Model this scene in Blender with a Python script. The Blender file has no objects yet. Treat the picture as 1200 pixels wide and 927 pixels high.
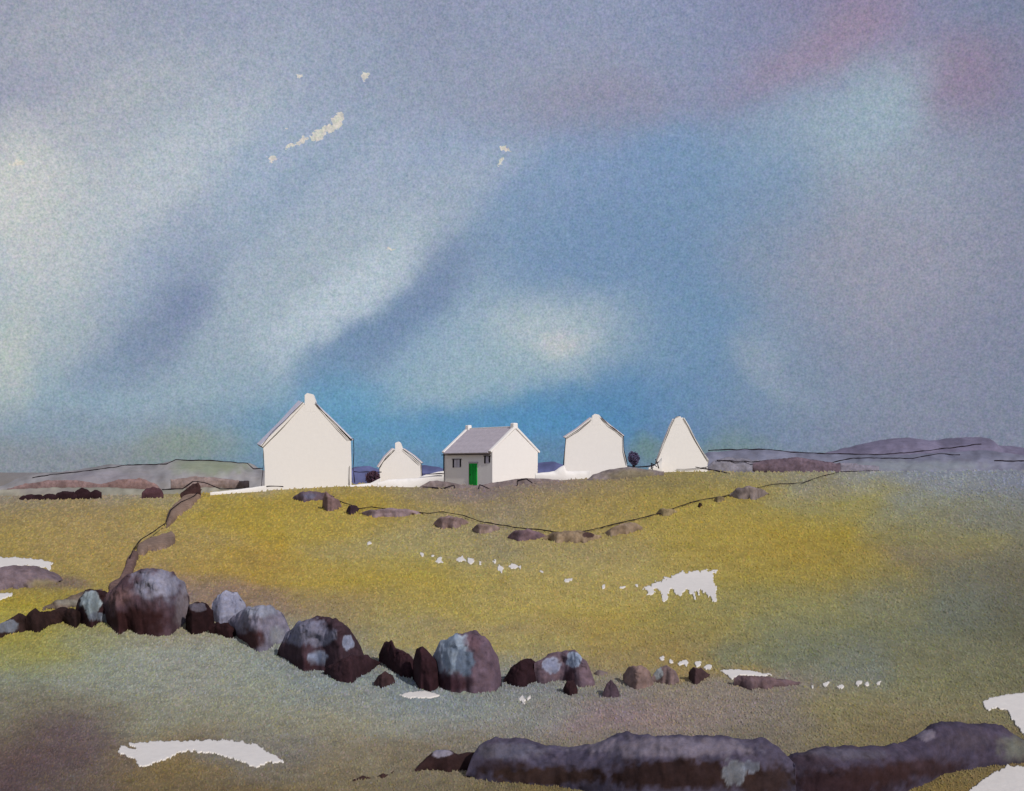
import bpy, bmesh, math, random
import numpy as np
random.seed(7)
S = bpy.context.scene
C = S.collection
# ------------------------------------------------------------------ camera
F = 1300.0; CX = 600.0; HY = 548.0; EYE = 8.0       # focal length and horizon in photo pixels, eye height in metres
cam_d = bpy.data.cameras.new("camera"); cam = bpy.data.objects.new("camera", cam_d); C.objects.link(cam)
cam.location = (0, 0, EYE); cam.rotation_euler = (math.radians(90), 0, 0)
cam_d.sensor_width = 36; cam_d.lens = 36 * F / 1200; cam_d.shift_y = (HY - 463.5) / 1200
cam_d.clip_start = 0.1; cam_d.clip_end = 20000
S.camera = cam
# ------------------------------------------------------------------ colour helpers
def lin(c):
    c = np.asarray(c, float) / 255.0
    return np.where(c <= 0.04045, c / 12.92, ((c + 0.055) / 1.055) ** 2.4)
# ------------------------------------------------------------------ world: pale blue daylight under washes of cloud
SUN_EL, SUN_AZ = 34.0, 34.0       # azimuth from behind the camera towards the right
world = bpy.data.worlds.new("World"); S.world = world; world.use_nodes = True
nt = world.node_tree; nt.nodes.clear()
def N(t, **k):
    n = nt.nodes.new(t)
    for a, v in k.items(): setattr(n, a, v)
    return n
def setin(sock, v):
    if isinstance(v, bpy.types.NodeSocket): nt.links.new(v, sock)
    else: sock.default_value = v
def M(op, a, b=0.0, c=None):
    n = N('ShaderNodeMath', operation=op); setin(n.inputs[0], a); setin(n.inputs[1], b)
    if c is not None: setin(n.inputs[2], c)
    return n.outputs[0]
def MR(v, a, b, c=0.0, d=1.0, kind='SMOOTHSTEP'):
    n = N('ShaderNodeMapRange', interpolation_type=kind)
    setin(n.inputs['Value'], v); setin(n.inputs['From Min'], a); setin(n.inputs['From Max'], b)
    setin(n.inputs['To Min'], c); setin(n.inputs['To Max'], d); return n.outputs[0]
def MIX(f, a, b, mode='MIX'):
    n = N('ShaderNodeMix', data_type='RGBA', blend_type=mode); n.clamp_factor = True
    setin(n.inputs[0], f); setin(n.inputs[6], a); setin(n.inputs[7], b); return n.outputs[2]
def tone(c, sat, dr=0.0, dg=0.0, db=0.0):
    c = np.asarray(c, float); l = c @ np.array([.3, .59, .11]); return np.clip(l + (c - l) * sat + np.array([dr, dg, db]), 0, 255)
def RGB(c):
    c = tone(c, .88, 10, 11, 10)
    return (*[float(v) for v in lin(c)], 1.0)
tc = N('ShaderNodeTexCoord'); sep = N('ShaderNodeSeparateXYZ'); nt.links.new(tc.outputs['Generated'], sep.inputs[0])
X, Y, Z = sep.outputs
r = M('SQRT', M('ADD', M('MULTIPLY', X, X), M('MULTIPLY', Y, Y)))
den = M('MAXIMUM', Y, M('MULTIPLY', r, 0.6)); den = M('MAXIMUM', den, 0.02)
U = M('MULTIPLY', M('DIVIDE', X, den), F); W = M('MULTIPLY', M('DIVIDE', Z, den), F)
def noise(scale, detail=3, rough=0.55):
    n = N('ShaderNodeTexNoise'); n.inputs['Scale'].default_value = scale
    n.inputs['Detail'].default_value = detail; n.inputs['Roughness'].default_value = rough
    nt.links.new(tc.outputs['Generated'], n.inputs['Vector']); return n
nw = noise(7, 4, 0.6); sw = N('ShaderNodeSeparateColor'); nt.links.new(nw.outputs['Color'], sw.inputs[0])
U2 = M('ADD', U, M('MULTIPLY', M('SUBTRACT', sw.outputs[0], 0.5), 130.0))
W2 = M('ADD', W, M('MULTIPLY', M('SUBTRACT', sw.outputs[1], 0.5), 110.0))
SKY = {   # rows of sky colour by height above the horizon, columns left to right
 0:  [(146,150,170),(150,156,174),(141,149,173),(136,145,171),(130,138,166),(124,132,160),(127,136,166),(126,136,166),(120,130,165),(122,126,160),(140,122,155),(122,130,162),(112,120,150)],
 100:[(146,150,172),(154,158,176),(160,168,182),(148,158,178),(130,143,170),(128,138,164),(130,138,164),(130,134,160),(121,131,164),(126,130,164),(138,158,180),(138,122,152),(116,123,153)],
 200:[(184,187,188),(168,175,186),(152,166,184),(138,156,182),(140,154,178),(136,150,178),(120,142,176),(112,136,174),(104,134,174),(110,138,174),(144,164,182),(136,144,168),(126,130,156)],
 300:[(170,180,190),(152,168,188),(138,152,180),(146,162,182),(150,165,184),(140,160,182),(112,140,176),(108,138,176),(104,134,172),(110,136,168),(124,132,160),(130,134,160),(126,130,155)],
 400:[(150,170,182),(128,146,172),(124,142,170),(144,164,180),(128,152,180),(124,154,184),(152,172,184),(140,162,178),(98,134,174),(106,134,168),(122,130,156),(126,130,156),(118,124,152)],
 460:[(124,152,172),(122,150,174),(136,158,176),(130,156,178),(110,148,180),(110,148,180),(96,142,178),(84,130,176),(88,126,170),(108,134,164),(118,130,156),(122,128,154),(114,122,150)],
 505:[(118,140,162),(120,142,164),(126,142,158),(104,142,172),(80,138,180),(92,142,180),(76,132,178),(72,124,174),(84,120,162),(106,128,160),(114,124,152),(118,124,150),(114,122,148)],
 545:[(124,134,146),(124,132,146),(118,132,136),(98,136,166),(84,130,168),(84,128,166),(80,124,164),(82,122,158),(100,122,140),(110,126,150),(114,124,148),(116,126,146),(112,122,142)]}
ramp_f = MR(U2, -700.0, 700.0, 0, 1, 'LINEAR')
col = None; prev = None
for row in sorted(SKY, reverse=True):
    rp = N('ShaderNodeValToRGB'); rp.color_ramp.interpolation = 'B_SPLINE'
    els = rp.color_ramp.elements
    while len(els) > 1: els.remove(els[-1])
    for i, c in enumerate(SKY[row]):
        p = (i * 100 - 600 + 700) / 1400
        e = els[0] if i == 0 else els.new(p)
        up = 9 if row <= 200 and 2 < i < 9 else 0
        e.position = p; e.color = RGB([q + up for q in c])
    nt.links.new(ramp_f, rp.inputs[0])
    w = HY - row
    col = rp.outputs[0] if col is None else MIX(MR(W2, float(prev), float(w)), col, rp.outputs[0])
    prev = w
def vec(u, w):
    n = N('ShaderNodeCombineXYZ'); setin(n.inputs[0], u); setin(n.inputs[1], w); return n.outputs[0]
VU = vec(U2, W2)
def ell(px, py, rx, ry, ang, v, s=1.0):
    """soft ellipse of cloud about a direction; ang in degrees, anticlockwise"""
    m = N('ShaderNodeMapping', vector_type='TEXTURE'); nt.links.new(v, m.inputs[0])
    m.inputs['Location'].default_value = (px - CX, HY - py, 0); m.inputs['Rotation'].default_value = (0, 0, math.radians(ang)); m.inputs['Scale'].default_value = (rx, ry, 1)
    g = N('ShaderNodeTexGradient', gradient_type='SPHERICAL'); nt.links.new(m.outputs[0], g.inputs[0])
    return g.outputs['Fac']
WASH = [ # px, py, rx, ry, angle, colour, strength
 (185,372,110,44,42,(112,128,160),.75), (225,345,50,30,10,(112,126,164),.5),
 (465,368,140,46,40,(98,124,164),.8), (510,330,80,40,40,(112,130,166),.5), (400,430,60,26,35,(96,134,172),.5),
 (60,330,70,160,0,(176,184,184),.45), (25,215,70,90,0,(192,194,192),.6), (130,240,150,70,35,(176,182,188),.5),
 (360,330,170,60,40,(158,172,184),.45), (520,250,110,44,45,(156,168,184),.5),
 (655,378,95,48,10,(168,182,190),.7), (660,396,34,16,15,(196,192,192),.6), (560,430,130,36,12,(140,166,182),.7),
 (955,55,120,42,35,(146,124,152),.65), (1120,95,66,90,75,(138,118,146),.55), (700,130,150,50,0,(134,130,156),.55),
 (1030,130,90,60,50,(146,168,184),.75), (960,160,120,50,10,(138,158,180),.6), (1010,300,170,120,0,(146,146,164),.6),
 (720,260,140,120,0,(104,134,174),.45), (780,400,90,100,0,(96,132,172),.5), (900,410,50,34,0,(132,150,170),.35),
 (700,480,110,50,0,(60,120,172),.6), (575,490,100,34,0,(64,126,174),.6), (420,480,80,50,0,(74,136,178),.6), (320,510,50,34,0,(92,138,170),.4),
 (225,525,70,26,0,(128,138,112),.45), (850,525,50,26,0,(104,130,118),.45), (762,528,26,20,0,(96,130,112),.5),
 (150,110,120,30,25,(168,174,180),.4), (60,40,90,30,20,(160,164,176),.35),(870,230,110,90,0,(106,138,174),.4),
 (300,60,160,50,20,(146,156,178),.3),
 (400,345,130,38,42,(180,194,206),.65), (200,200,150,40,38,(176,186,196),.5), (350,215,120,24,38,(128,150,176),.45), (40,250,60,110,0,(190,193,193),.35), (12,420,40,90,0,(182,186,180),.6),
 (410,468,90,34,20,(82,146,188),.4), (610,500,150,34,0,(66,134,188),.5), (130,420,70,26,40,(116,138,168),.5), (910,430,60,26,-35,(142,156,176),.4), (620,215,26,60,-20,(112,140,174),.35)]
for (px, py, rx, ry, an, c, s) in WASH:
    col = MIX(MR(ell(px, py, rx * 1.3, ry * 1.3, an, VU), 0.0, 0.85, 0.0, s), col, RGB(c))
V3 = None
# broken flecks of bright cloud
nf = noise(130, 4, 0.7); sf = N('ShaderNodeSeparateColor'); nt.links.new(nf.outputs['Color'], sf.inputs[0])
U3 = M('ADD', U, M('MULTIPLY', M('SUBTRACT', sf.outputs[0], 0.5), 26.0)); W3 = M('ADD', W, M('MULTIPLY', M('SUBTRACT', sf.outputs[1], 0.5), 26.0))
V3 = vec(U3, W3)
for (px, py, rx, ry, an) in [(385,152,24,7,22),(397,141,9,10,60),(372,160,10,7,10),(352,166,14,3.5,30),(338,172,9,3,25),(319,187,7,5,50),(590,176,4,9,85),(589,190,5,6,60),
                             (458,293,6,2.5,10),(427,88,4,7,70),(352,87,3,5,90),(20,192,5,16,90),(335,152,2.5,3,0)]:
    col = MIX(MR(ell(px, py, rx * 1.2, ry * 1.1, an, V3), .34, .44), col, RGB((202,196,186)))
# fine cloud grain
g1 = noise(520, 2, 0.7); g2 = noise(150, 3, 0.7)
def cn(n, amp):
    a = N('ShaderNodeVectorMath', operation='SUBTRACT'); nt.links.new(n.outputs['Color'], a.inputs[0]); a.inputs[1].default_value = (.5, .5, .5)
    b = N('ShaderNodeVectorMath', operation='SCALE'); nt.links.new(a.outputs[0], b.inputs[0]); b.inputs['Scale'].default_value = amp; return b.outputs[0]
lum = M('ADD', M('MULTIPLY', M('SUBTRACT', g1.outputs[0], 0.5), .85), M('MULTIPLY', M('SUBTRACT', g2.outputs[0], 0.5), 0.3))
lum = M('ADD', lum, 1.0); lv = N('ShaderNodeCombineXYZ')
for k in range(3): setin(lv.inputs[k], lum)
def vadd(a, b):
    n = N('ShaderNodeVectorMath', operation='ADD'); nt.links.new(a, n.inputs[0]); nt.links.new(b, n.inputs[1]); return n.outputs[0]
gcol = vadd(vadd(lv.outputs[0], cn(g1, .28)), cn(g2, .22))
col = MIX(1.0, col, gcol, 'MULTIPLY')
sky = N('ShaderNodeTexSky', sky_type='NISHITA'); sky.sun_disc = False
sky.sun_elevation = math.radians(SUN_EL); sky.sun_rotation = math.radians(180 - SUN_AZ)
bg1 = N('ShaderNodeBackground'); bg1.inputs[1].default_value = 0.05; nt.links.new(sky.outputs[0], bg1.inputs[0])
bg2 = N('ShaderNodeBackground'); bg2.inputs[1].default_value = 1.0; nt.links.new(col, bg2.inputs[0])
ms = N('ShaderNodeMixShader'); ms.inputs[0].default_value = 0.94
nt.links.new(bg1.outputs[0], ms.inputs[1]); nt.links.new(bg2.outputs[0], ms.inputs[2])
wo = N('ShaderNodeOutputWorld'); nt.links.new(ms.outputs[0], wo.inputs[0])
# ------------------------------------------------------------------ sun
sd = bpy.data.lights.new("sun", 'SUN'); sd.energy = 2.9; sd.angle = math.radians(0.6); sd.color = (1.0, 0.965, 0.92)
so = bpy.data.objects.new("sun", sd); C.objects.link(so); so.location = (20, -20, 60)
so.rotation_euler = (math.radians(90 - SUN_EL), 0, math.radians(SUN_AZ))
S.view_settings.view_transform = 'Standard'; S.view_settings.look = 'None'
S.view_settings.exposure = 0; S.view_settings.gamma = 1
S.render.resolution_x, S.render.resolution_y = 1024, 791
# ------------------------------------------------------------------ numpy noise
def _h(ix, iy, iz, s):
    n = (ix * 374761393 + iy * 668265263 + iz * 2147483647 + s * 974634777) & 0xffffffff
    n = ((n ^ (n >> 13)) * 1274126177) & 0xffffffff
    n = (n ^ (n >> 16)) & 0xffffffff
    return n / 4294967295.0
def vnoise(x, y, z=0.0, s=0):
    x, y, z = np.broadcast_arrays(np.asarray(x, float), np.asarray(y, float), np.asarray(z, float))
    ix, iy, iz = [np.floor(a).astype(np.int64) for a in (x, y, z)]
    fx, fy, fz = x - ix, y - iy, z - iz
    fx, fy, fz = [a * a * (3 - 2 * a) for a in (fx, fy, fz)]
    o = 0
    for i in (0, 1):
        for j in (0, 1):
            for k in (0, 1):
                w = (fx if i else 1 - fx) * (fy if j else 1 - fy) * (fz if k else 1 - fz)
                o = o + w * _h(ix + i, iy + j, iz + k, s)
    return o * 2 - 1
def fbm(x, y, z=0.0, s=0, o=4, g=0.5):
    t = 0; a = 1; f = 1
    for i in range(o):
        t = t + a * vnoise(np.asarray(x) * f, np.asarray(y) * f, np.asarray(z) * f, s + i * 17); a *= g; f *= 2.03
    return t
# ------------------------------------------------------------------ terrain height
PY = np.array([-400, -60, 0, 22, 33, 45, 60, 75, 87, 95, 110, 160, 400, 1500, 9000.])
PZ = np.array([-7, -6.9, -6.8, -6.55, -6.2, -5.1, -3.7, -2.45, -1.75, -1.72, -2.3, -5.2, -9.5, -14, -40.])
def pchip(xs, ys):
    h = np.diff(xs); d = np.diff(ys) / h; m = np.zeros(len(xs)); m[0] = d[0]; m[-1] = d[-1]
    for i in range(1, len(xs) - 1):
        if d[i - 1] * d[i] > 0:
            w1 = 2 * h[i] + h[i - 1]; w2 = h[i] + 2 * h[i - 1]; m[i] = (w1 + w2) / (w1 / d[i - 1] + w2 / d[i])
    def f(x):
        x = np.clip(x, xs[0], xs[-1]); i = np.clip(np.searchsorted(xs, x) - 1, 0, len(h) - 1)
        t = (x - xs[i]) / h[i]
        return ((1 + 2 * t) * (1 - t) ** 2 * ys[i] + t * (1 - t) ** 2 * h[i] * m[i] + t * t * (3 - 2 * t) * ys[i + 1] + t * t * (t - 1) * h[i] * m[i + 1])
    return f
prof = pchip(PY, PZ)
crest = pchip(np.array([-80, -40, -25, -20, -10, -3, 3, 8, 14, 20, 27, 40, 90.]), np.array([-.6, -.6, -.42, -.1, .33, .30, .8, 1.1, 1.45, 1.3, 1.3, 1.45, 1.0]))
def ss(a, b, x):
    t = np.clip((x - a) / (b - a), 0, 1); return t * t * (3 - 2 * t)
def H(x, y):
    x = np.asarray(x, float); y = np.asarray(y, float)
    w = ss(45, 86, y) * (1 - ss(105, 320, y))
    k = 87.0 / np.maximum(y, 40.0)
    z = EYE + prof(y) + crest(x * k) * w
    amp = 0.12 * ss(20, 45, y) * (1 - .75 * ss(65, 85, y)) + 0.05 + 1.5 * ss(250, 900, y)
    return z + amp * fbm(x / 9.0, y / 9.0, 0, 3, 3) * (1 - .6 * ss(70, 86, y) * (1 - ss(100, 200, y)))
DD = np.concatenate([np.linspace(14, 70, 700), np.linspace(70.05, 100, 600)])
_PX = np.arange(-80, 1281, 2.0); _T = []
for _p in _PX:
    _u = (_p - CX) / F; _T.append(np.minimum.accumulate(HY - F * (H(_u * DD, DD) - EYE) / DD))
def _h1(k, py):
    t = _T[k]; i = int(np.searchsorted(-t, -py))
    if i >= len(DD): i = int(np.argmin(t)); return DD[i]
    if i == 0: return DD[0]
    a, b = t[i - 1], t[i]; return DD[i - 1] + (DD[i] - DD[i - 1]) * ((a - py) / (a - b) if a > b else 0)
def hit(px, py):
    """where the line of sight through a photo point first meets the ground"""
    k = (min(max(px, -79.9), 1279.9) + 80) / 2; i = int(k); f = k - i
    return float(_h1(i, py) * (1 - f) + _h1(min(i + 1, len(_PX) - 1), py) * f)
# ------------------------------------------------------------------ tagging / linking
def tag(o, label=None, cat=None, group=None, kind=None):
    if label: o['label'] = label
    if cat: o['category'] = cat
    if group: o['group'] = group
    if kind: o['kind'] = kind
    return o
def link(name, me, mat=None, parent=None):
    o = bpy.data.objects.new(name, me); C.objects.link(o)
    if mat: me.materials.append(mat)
    if parent: o.parent = parent
    return o
def mesh(name, v, f, cols=None, smooth=True):
    me = bpy.data.meshes.new(name); me.from_pydata([tuple(map(float, p)) for p in v], [], [tuple(map(int, q)) for q in f]); me.update()
    bm = bmesh.new(); bm.from_mesh(me); bmesh.ops.recalc_face_normals(bm, faces=bm.faces); bm.to_mesh(me); bm.free()
    if smooth: me.polygons.foreach_set('use_smooth', [True] * len(me.polygons))
    if cols is not None:
        a = me.color_attributes.new('tint', 'FLOAT_COLOR', 'POINT')
        c = np.ones((len(v), 4)); c[:, :3] = cols; a.data.foreach_set('color', c.ravel())
    return me
def empty(name, loc):
    o = bpy.data.objects.new(name, None); C.objects.link(o); o.location = loc; o.empty_display_size = .3; return o
# ------------------------------------------------------------------ materials
def mat(name, color=None, attr=False, rough=0.95, grain=0.5, gs=3.0, bump=0.25, bs=None, scale2=None, e=None, spec=0.1):
    m = bpy.data.materials.new(name); m.use_nodes = True; t = m.node_tree; n = t.nodes; p = n['Principled BSDF']
    p.inputs['Roughness'].default_value = rough; p.inputs['Specular IOR Level'].default_value = spec
    co = n.new('ShaderNodeTexCoord')
    def nz(s, d, r_):
        q = n.new('ShaderNodeTexNoise'); q.inputs['Scale'].default_value = s; q.inputs['Detail'].default_value = d; q.inputs['Roughness'].default_value = r_
        t.links.new(co.outputs['Object'], q.inputs['Vector']); return q
    a = nz(gs, 8, 0.82)
    mr = n.new('ShaderNodeMapRange'); t.links.new(a.outputs[0], mr.inputs[0]); mr.clamp = False
    mr.inputs['From Min'].default_value = 0.3; mr.inputs['From Max'].default_value = 0.7
    mr.inputs['To Min'].default_value = 1 - grain; mr.inputs['To Max'].default_value = 1 + grain
    mx = n.new('ShaderNodeMix'); mx.data_type = 'RGBA'; mx.blend_type = 'MULTIPLY'; mx.inputs[0].default_value = 1
    if attr:
        at = n.new('ShaderNodeAttribute'); at.attribute_name = 'tint'; t.links.new(at.outputs['Color'], mx.inputs[6])
    else: mx.inputs[6].default_value = (*[float(v) for v in lin(color)], 1)
    # grain splits a little in hue, like mixed pigments or mixed grasses
    b = nz(gs * 1.7, 6, 0.8); cc = n.new('ShaderNodeCombineColor')
    for k, (w1, w2) in enumerate(((1, .10), (1, 0), (1, -.14))):
        q = n.new('ShaderNodeMath'); q.operation = 'MULTIPLY_ADD'; t.links.new(b.outputs[0], q.inputs[0]); q.inputs[1].default_value = w2 * 4 * grain / .5; q.inputs[2].default_value = -w2 * 2 * grain / .5
        q2 = n.new('ShaderNodeMath'); q2.operation = 'ADD'; t.links.new(mr.outputs[0], q2.inputs[0]); t.links.new(q.outputs[0], q2.inputs[1]); q2.use_clamp = False
        q3 = n.new('ShaderNodeMath'); q3.operation = 'MAXIMUM'; t.links.new(q2.outputs[0], q3.inputs[0]); q3.inputs[1].default_value = 0.05
        t.links.new(q3.outputs[0], cc.inputs[k])
    t.links.new(cc.outputs[0], mx.inputs[7]); t.links.new(mx.outputs[2], p.inputs['Base Color'])
    if bump:
        bp = n.new('ShaderNodeBump'); bp.inputs['Strength'].default_value = bump; bp.inputs['Distance'].default_value = 0.05
        bb = nz(bs or gs * 2, 6, 0.7); t.links.new(bb.outputs[0], bp.inputs['Height']); t.links.new(bp.outputs[0], p.inputs['Normal'])
    return m
M_GROUND = mat('grass_wash', attr=True, grain=0.36, gs=2.2, bump=0.12, bs=6)
M_GRASS = mat('grass_blades', attr=True, grain=0.1, gs=2.2, bump=0)
M_ROCK = mat('stone', attr=True, grain=0.42, gs=3.0, bump=0.35, bs=5)
M_LIME = mat('limewash', (238,232,227), grain=0.03, gs=3, bump=0.22, bs=2.2, rough=.9)
M_PALE = mat('paper_white', (222,215,208), grain=0.07, gs=4, bump=0.3, bs=3)  # bare paper white of the flat patches
M_SLATE = mat('slate', (190,180,186), grain=0.16, gs=3, bump=.2)
def slated(m):
    t = m.node_tree; n = t.nodes; b = n.new('ShaderNodeTexBrick'); b.inputs['Scale'].default_value = 4.5; b.inputs['Mortar Size'].default_value = .03
    co = n.new('ShaderNodeTexCoord'); mp = n.new('ShaderNodeMapping'); mp.inputs['Rotation'].default_value = (math.radians(90), 0, math.radians(90)); t.links.new(co.outputs['Object'], mp.inputs[0]); t.links.new(mp.outputs[0], b.inputs['Vector'])
    b.inputs['Color1'].default_value = (1, 1, 1, 1); b.inputs['Color2'].default_value = (.93, .93, .94, 1); b.inputs['Mortar'].default_value = (.82, .82, .84, 1)
    p = n['Principled BSDF']; src = p.inputs['Base Color'].links[0].from_socket; mx = n.new('ShaderNodeMix'); mx.data_type = 'RGBA'; mx.blend_type = 'MULTIPLY'; mx.inputs[0].default_value = 1
    t.links.new(src, mx.inputs[6]); t.links.new(b.outputs['Color'], mx.inputs[7]); t.links.new(mx.outputs[2], p.inputs['Base Color'])
slated(M_SLATE)
M_SLATE2 = mat('weathered_slate', (176,176,196), grain=.1, gs=3, bump=.1)
M_GREY = mat('shaded_limewash', (214,210,226), grain=0.07, gs=3, bump=.15)  # limewash tinted for the facade's shade; no object uses it
M_INK = mat('ink_dark', (40,32,38), grain=0.2, gs=5, bump=0)  # colour of the pen lines, shared by small dark fittings
M_GREEN = mat('green_paint', (30,172,66), grain=0.22, gs=5, bump=.1)
M_GLASS = mat('dark_glass', (188,184,196), grain=0.15, gs=5, bump=0, rough=.4, spec=.4)
M_HILL = mat('hill_tint', attr=True, grain=0.22, gs=.12, bump=0)  # the far purples and greys have distance haze mixed in
# ------------------------------------------------------------------ ground
E = np.array([0.84, 0.89, 0.85])       # light reaching level ground: base colour = seen colour / E
GX = np.arange(0, 1201, 100)
G = {  # upper right cells fade to blue-grey: haze painted into the turf colour
 556:[(122,122,118),(126,126,112),(126,130,112),(120,128,120),(130,120,70),(128,118,90),(118,108,98),(124,114,82),(132,122,58),(130,126,78),(124,134,122),(118,132,138),(112,124,134)],
 590:[(128,118,78),(140,125,70),(146,130,60),(150,133,42),(150,131,40),(142,128,66),(132,120,84),(142,126,60),(150,134,44),(146,132,46),(132,132,78),(118,128,112),(108,120,120)],
 620:[(142,126,58),(146,128,64),(150,132,58),(156,136,32),(156,139,46),(142,134,78),(136,128,80),(150,134,56),(152,137,48),(152,134,36),(144,131,46),(120,122,84),(108,116,104)],
 650:[(142,126,48),(146,128,58),(150,130,56),(156,132,32),(152,136,54),(150,140,60),(138,132,82),(146,134,68),(152,137,54),(150,132,38),(140,127,54),(116,116,84),(103,108,92)],
 680:[(124,112,60),(142,127,52),(138,118,60),(148,122,48),(156,137,38),(152,137,40),(152,140,68),(152,140,68),(150,140,58),(140,131,50),(128,122,64),(108,110,84),(96,100,88)],
 710:[(146,132,28),(132,120,42),(124,108,76),(132,112,70),(138,122,66),(152,137,52),(152,140,58),(154,140,52),(144,134,58),(130,130,68),(113,118,84),(98,109,94),(90,98,88)],
 740:[(136,126,40),(122,120,72),(126,122,98),(126,120,98),(122,114,84),(140,127,68),(147,134,62),(152,134,48),(138,129,54),(121,125,74),(103,114,90),(96,107,92),(90,97,80)],
 770:[(122,122,64),(120,128,106),(124,130,116),(118,128,120),(115,121,116),(124,116,90),(136,124,74),(142,127,62),(139,123,58),(108,118,84),(102,114,100),(104,112,90),(96,102,84)],
 800:[(112,118,96),(119,125,110),(122,125,112),(121,128,112),(111,122,122),(107,120,125),(114,120,110),(117,118,105),(124,118,95),(124,118,99),(117,122,94),(111,118,90),(99,105,84)],
 840:[(100,92,76),(106,102,84),(118,118,98),(120,120,100),(124,122,100),(117,122,115),(117,118,112),(128,116,108),(130,118,104),(120,115,94),(119,118,88),(117,115,87),(108,108,84)],
 880:[(90,76,66),(100,90,74),(114,100,62),(110,110,94),(119,115,86),(117,112,86),(115,110,86),(112,108,86),(112,108,84),(110,105,80),(108,102,76),(108,102,74),(102,94,72)],
 930:[(76,62,60),(90,80,68),(100,88,52),(106,93,56),(110,100,64),(104,97,64),(106,95,50),(102,92,50),(96,86,50),(100,90,56),(106,94,56),(112,98,56),(110,96,62)]}
GY = sorted(G); GT = lambda c: lin(tone(c, .74, 4, 2, 2))
GA = np.array([[GT(np.array(c) + (np.array([5, 2, -13]) if i >= 10 and k > 556 else np.array([5, 10, 3]) if i < 7 and 740 <= k <= 840 else 0)) for i, c in enumerate(G[k])] for k in GY])
BLOB = [ # extra patches of growth and bare earth: px, py, rx, ry, colour, strength
 (545,580,60,13,(116,104,100),.75), (715,560,48,11,(112,102,108),.7), (640,572,45,9,(120,106,98),.6), (480,575,40,9,(140,126,82),.5),
 (340,600,90,20,(156,136,30),.5), (255,690,60,26,(126,106,98),.6), (310,705,60,26,(122,104,88),.5), (30,680,50,14,(104,88,84),.7),
 (200,690,30,30,(112,104,112),.5), (40,890,90,50,(84,70,72),.5), (85,860,80,26,(92,78,82),.5), (230,895,70,22,(118,102,50),.6),
 (600,735,130,16,(140,124,80),.5), (930,640,70,30,(150,130,36),.4), (1010,790,90,24,(100,120,116),.4), (820,780,60,16,(144,124,52),.5),
 (740,835,90,26,(130,112,110),.4), (620,800,40,20,(108,118,126),.5), (350,770,60,30,(112,126,126),.4), (1130,700,80,60,(96,110,96),.4),
 (1000,700,70,30,(108,120,98),.4), (450,640,120,18,(140,136,84),.4), (640,700,160,22,(156,142,62),.4), (1080,655,60,20,(124,112,76),.4)]
def ground_col(px, py, jit=True):
    wx = px + 38 * fbm(px / 90, py / 40, 0, 11, 3); wy = py + 11 * fbm(px / 80, py / 26, 0, 29, 3)
    gx = np.clip(wx, 0, 1199.9) / 100; ix = gx.astype(int); fx = gx - ix; fx = fx * fx * (3 - 2 * fx)
    gy = np.clip(wy, GY[0], GY[-1] - .01); iy = np.searchsorted(GY, gy, side='right') - 1; yy = np.array(GY, float)
    fy = (gy - yy[iy]) / (yy[iy + 1] - yy[iy]); fx = fx[:, None]; fy = fy[:, None]
    c = (GA[iy, ix] * (1 - fx) + GA[iy, ix + 1] * fx) * (1 - fy) + (GA[iy + 1, ix] * (1 - fx) + GA[iy + 1, ix + 1] * fx) * fy
    for (bx, by, rx, ry, cc, s) in BLOB:
        d = np.sqrt(((wx - bx) / (rx * 1.2)) ** 2 + ((wy - by) / (ry * 1.2)) ** 2)
        w = (s * (1 - ss(0.1, 1, d)))[:, None]; c = c * (1 - w) + GT(cc) * w
    c = c * (1 + 0.07 * fbm(px / 14, py / 7, 0, 41, 3))[:, None]
    return c / E
az = np.concatenate([np.radians(np.linspace(-180, -34, 60))[:-1], np.radians(np.linspace(-34, 34, 520)), np.radians(np.linspace(34, 180, 60))[1:-1]])
rad = np.concatenate([np.array([0.3, 2, 5, 9, 13]), np.geomspace(16, 125, 330), np.geomspace(128, 9000, 90)])
A, R = np.meshgrid(az, rad); gx_, gy_ = R * np.sin(A), R * np.cos(A)
# keep rows at equal depth inside the field of view
inv = np.abs(A) < math.radians(35); gy_ = np.where(inv, R, gy_ * 1.0); gx_ = np.where(inv, R * np.tan(np.clip(A, -1, 1)), gx_)
gz_ = H(gx_, gy_); V = np.stack([gx_.ravel(), gy_.ravel(), gz_.ravel()], 1)
na = len(az); nr = len(rad); q = []
I = np.arange(nr * na).reshape(nr, na); I2 = np.concatenate([I, I[:, :1]], 1)
q = np.stack([I2[:-1, :-1].ravel(), I2[:-1, 1:].ravel(), I2[1:, 1:].ravel(), I2[1:, :-1].ravel()], 1)
yc = np.maximum(V[:, 1], 8); ppx = CX + F * V[:, 0] / yc; ppy = HY - F * (V[:, 2] - EYE) / yc
ppx = np.clip(ppx, -60, 1260); ppy = np.clip(ppy, 540, 960)
me = bpy.data.meshes.new('ground'); me.vertices.add(len(V)); me.vertices.foreach_set('co', V.ravel())
me.from_pydata(V.tolist(), [], q.tolist() + [tuple(I[0, ::-1])]) if False else None
bpy.data.meshes.remove(me)
me = bpy.data.meshes.new('ground'); me.from_pydata(V.tolist(), [], q.tolist() + [list(map(int, I[0]))]); me.update()
me.polygons.foreach_set('use_smooth', [True] * len(me.polygons))
bm = bmesh.new(); bm.from_mesh(me); bmesh.ops.recalc_face_normals(bm, faces=bm.faces)
if bm.faces[1000 % len(bm.faces)].normal.z < 0: bmesh.ops.reverse_faces(bm, faces=bm.faces)
bm.to_mesh(me); bm.free()
a = me.color_attributes.new('tint', 'FLOAT_COLOR', 'POINT'); cc_ = np.ones((len(V), 4)); cc_[:, :3] = ground_col(ppx, ppy); a.data.foreach_set('color', cc_.ravel())
tag(link('ground', me, M_GROUND), kind='structure')
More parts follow.
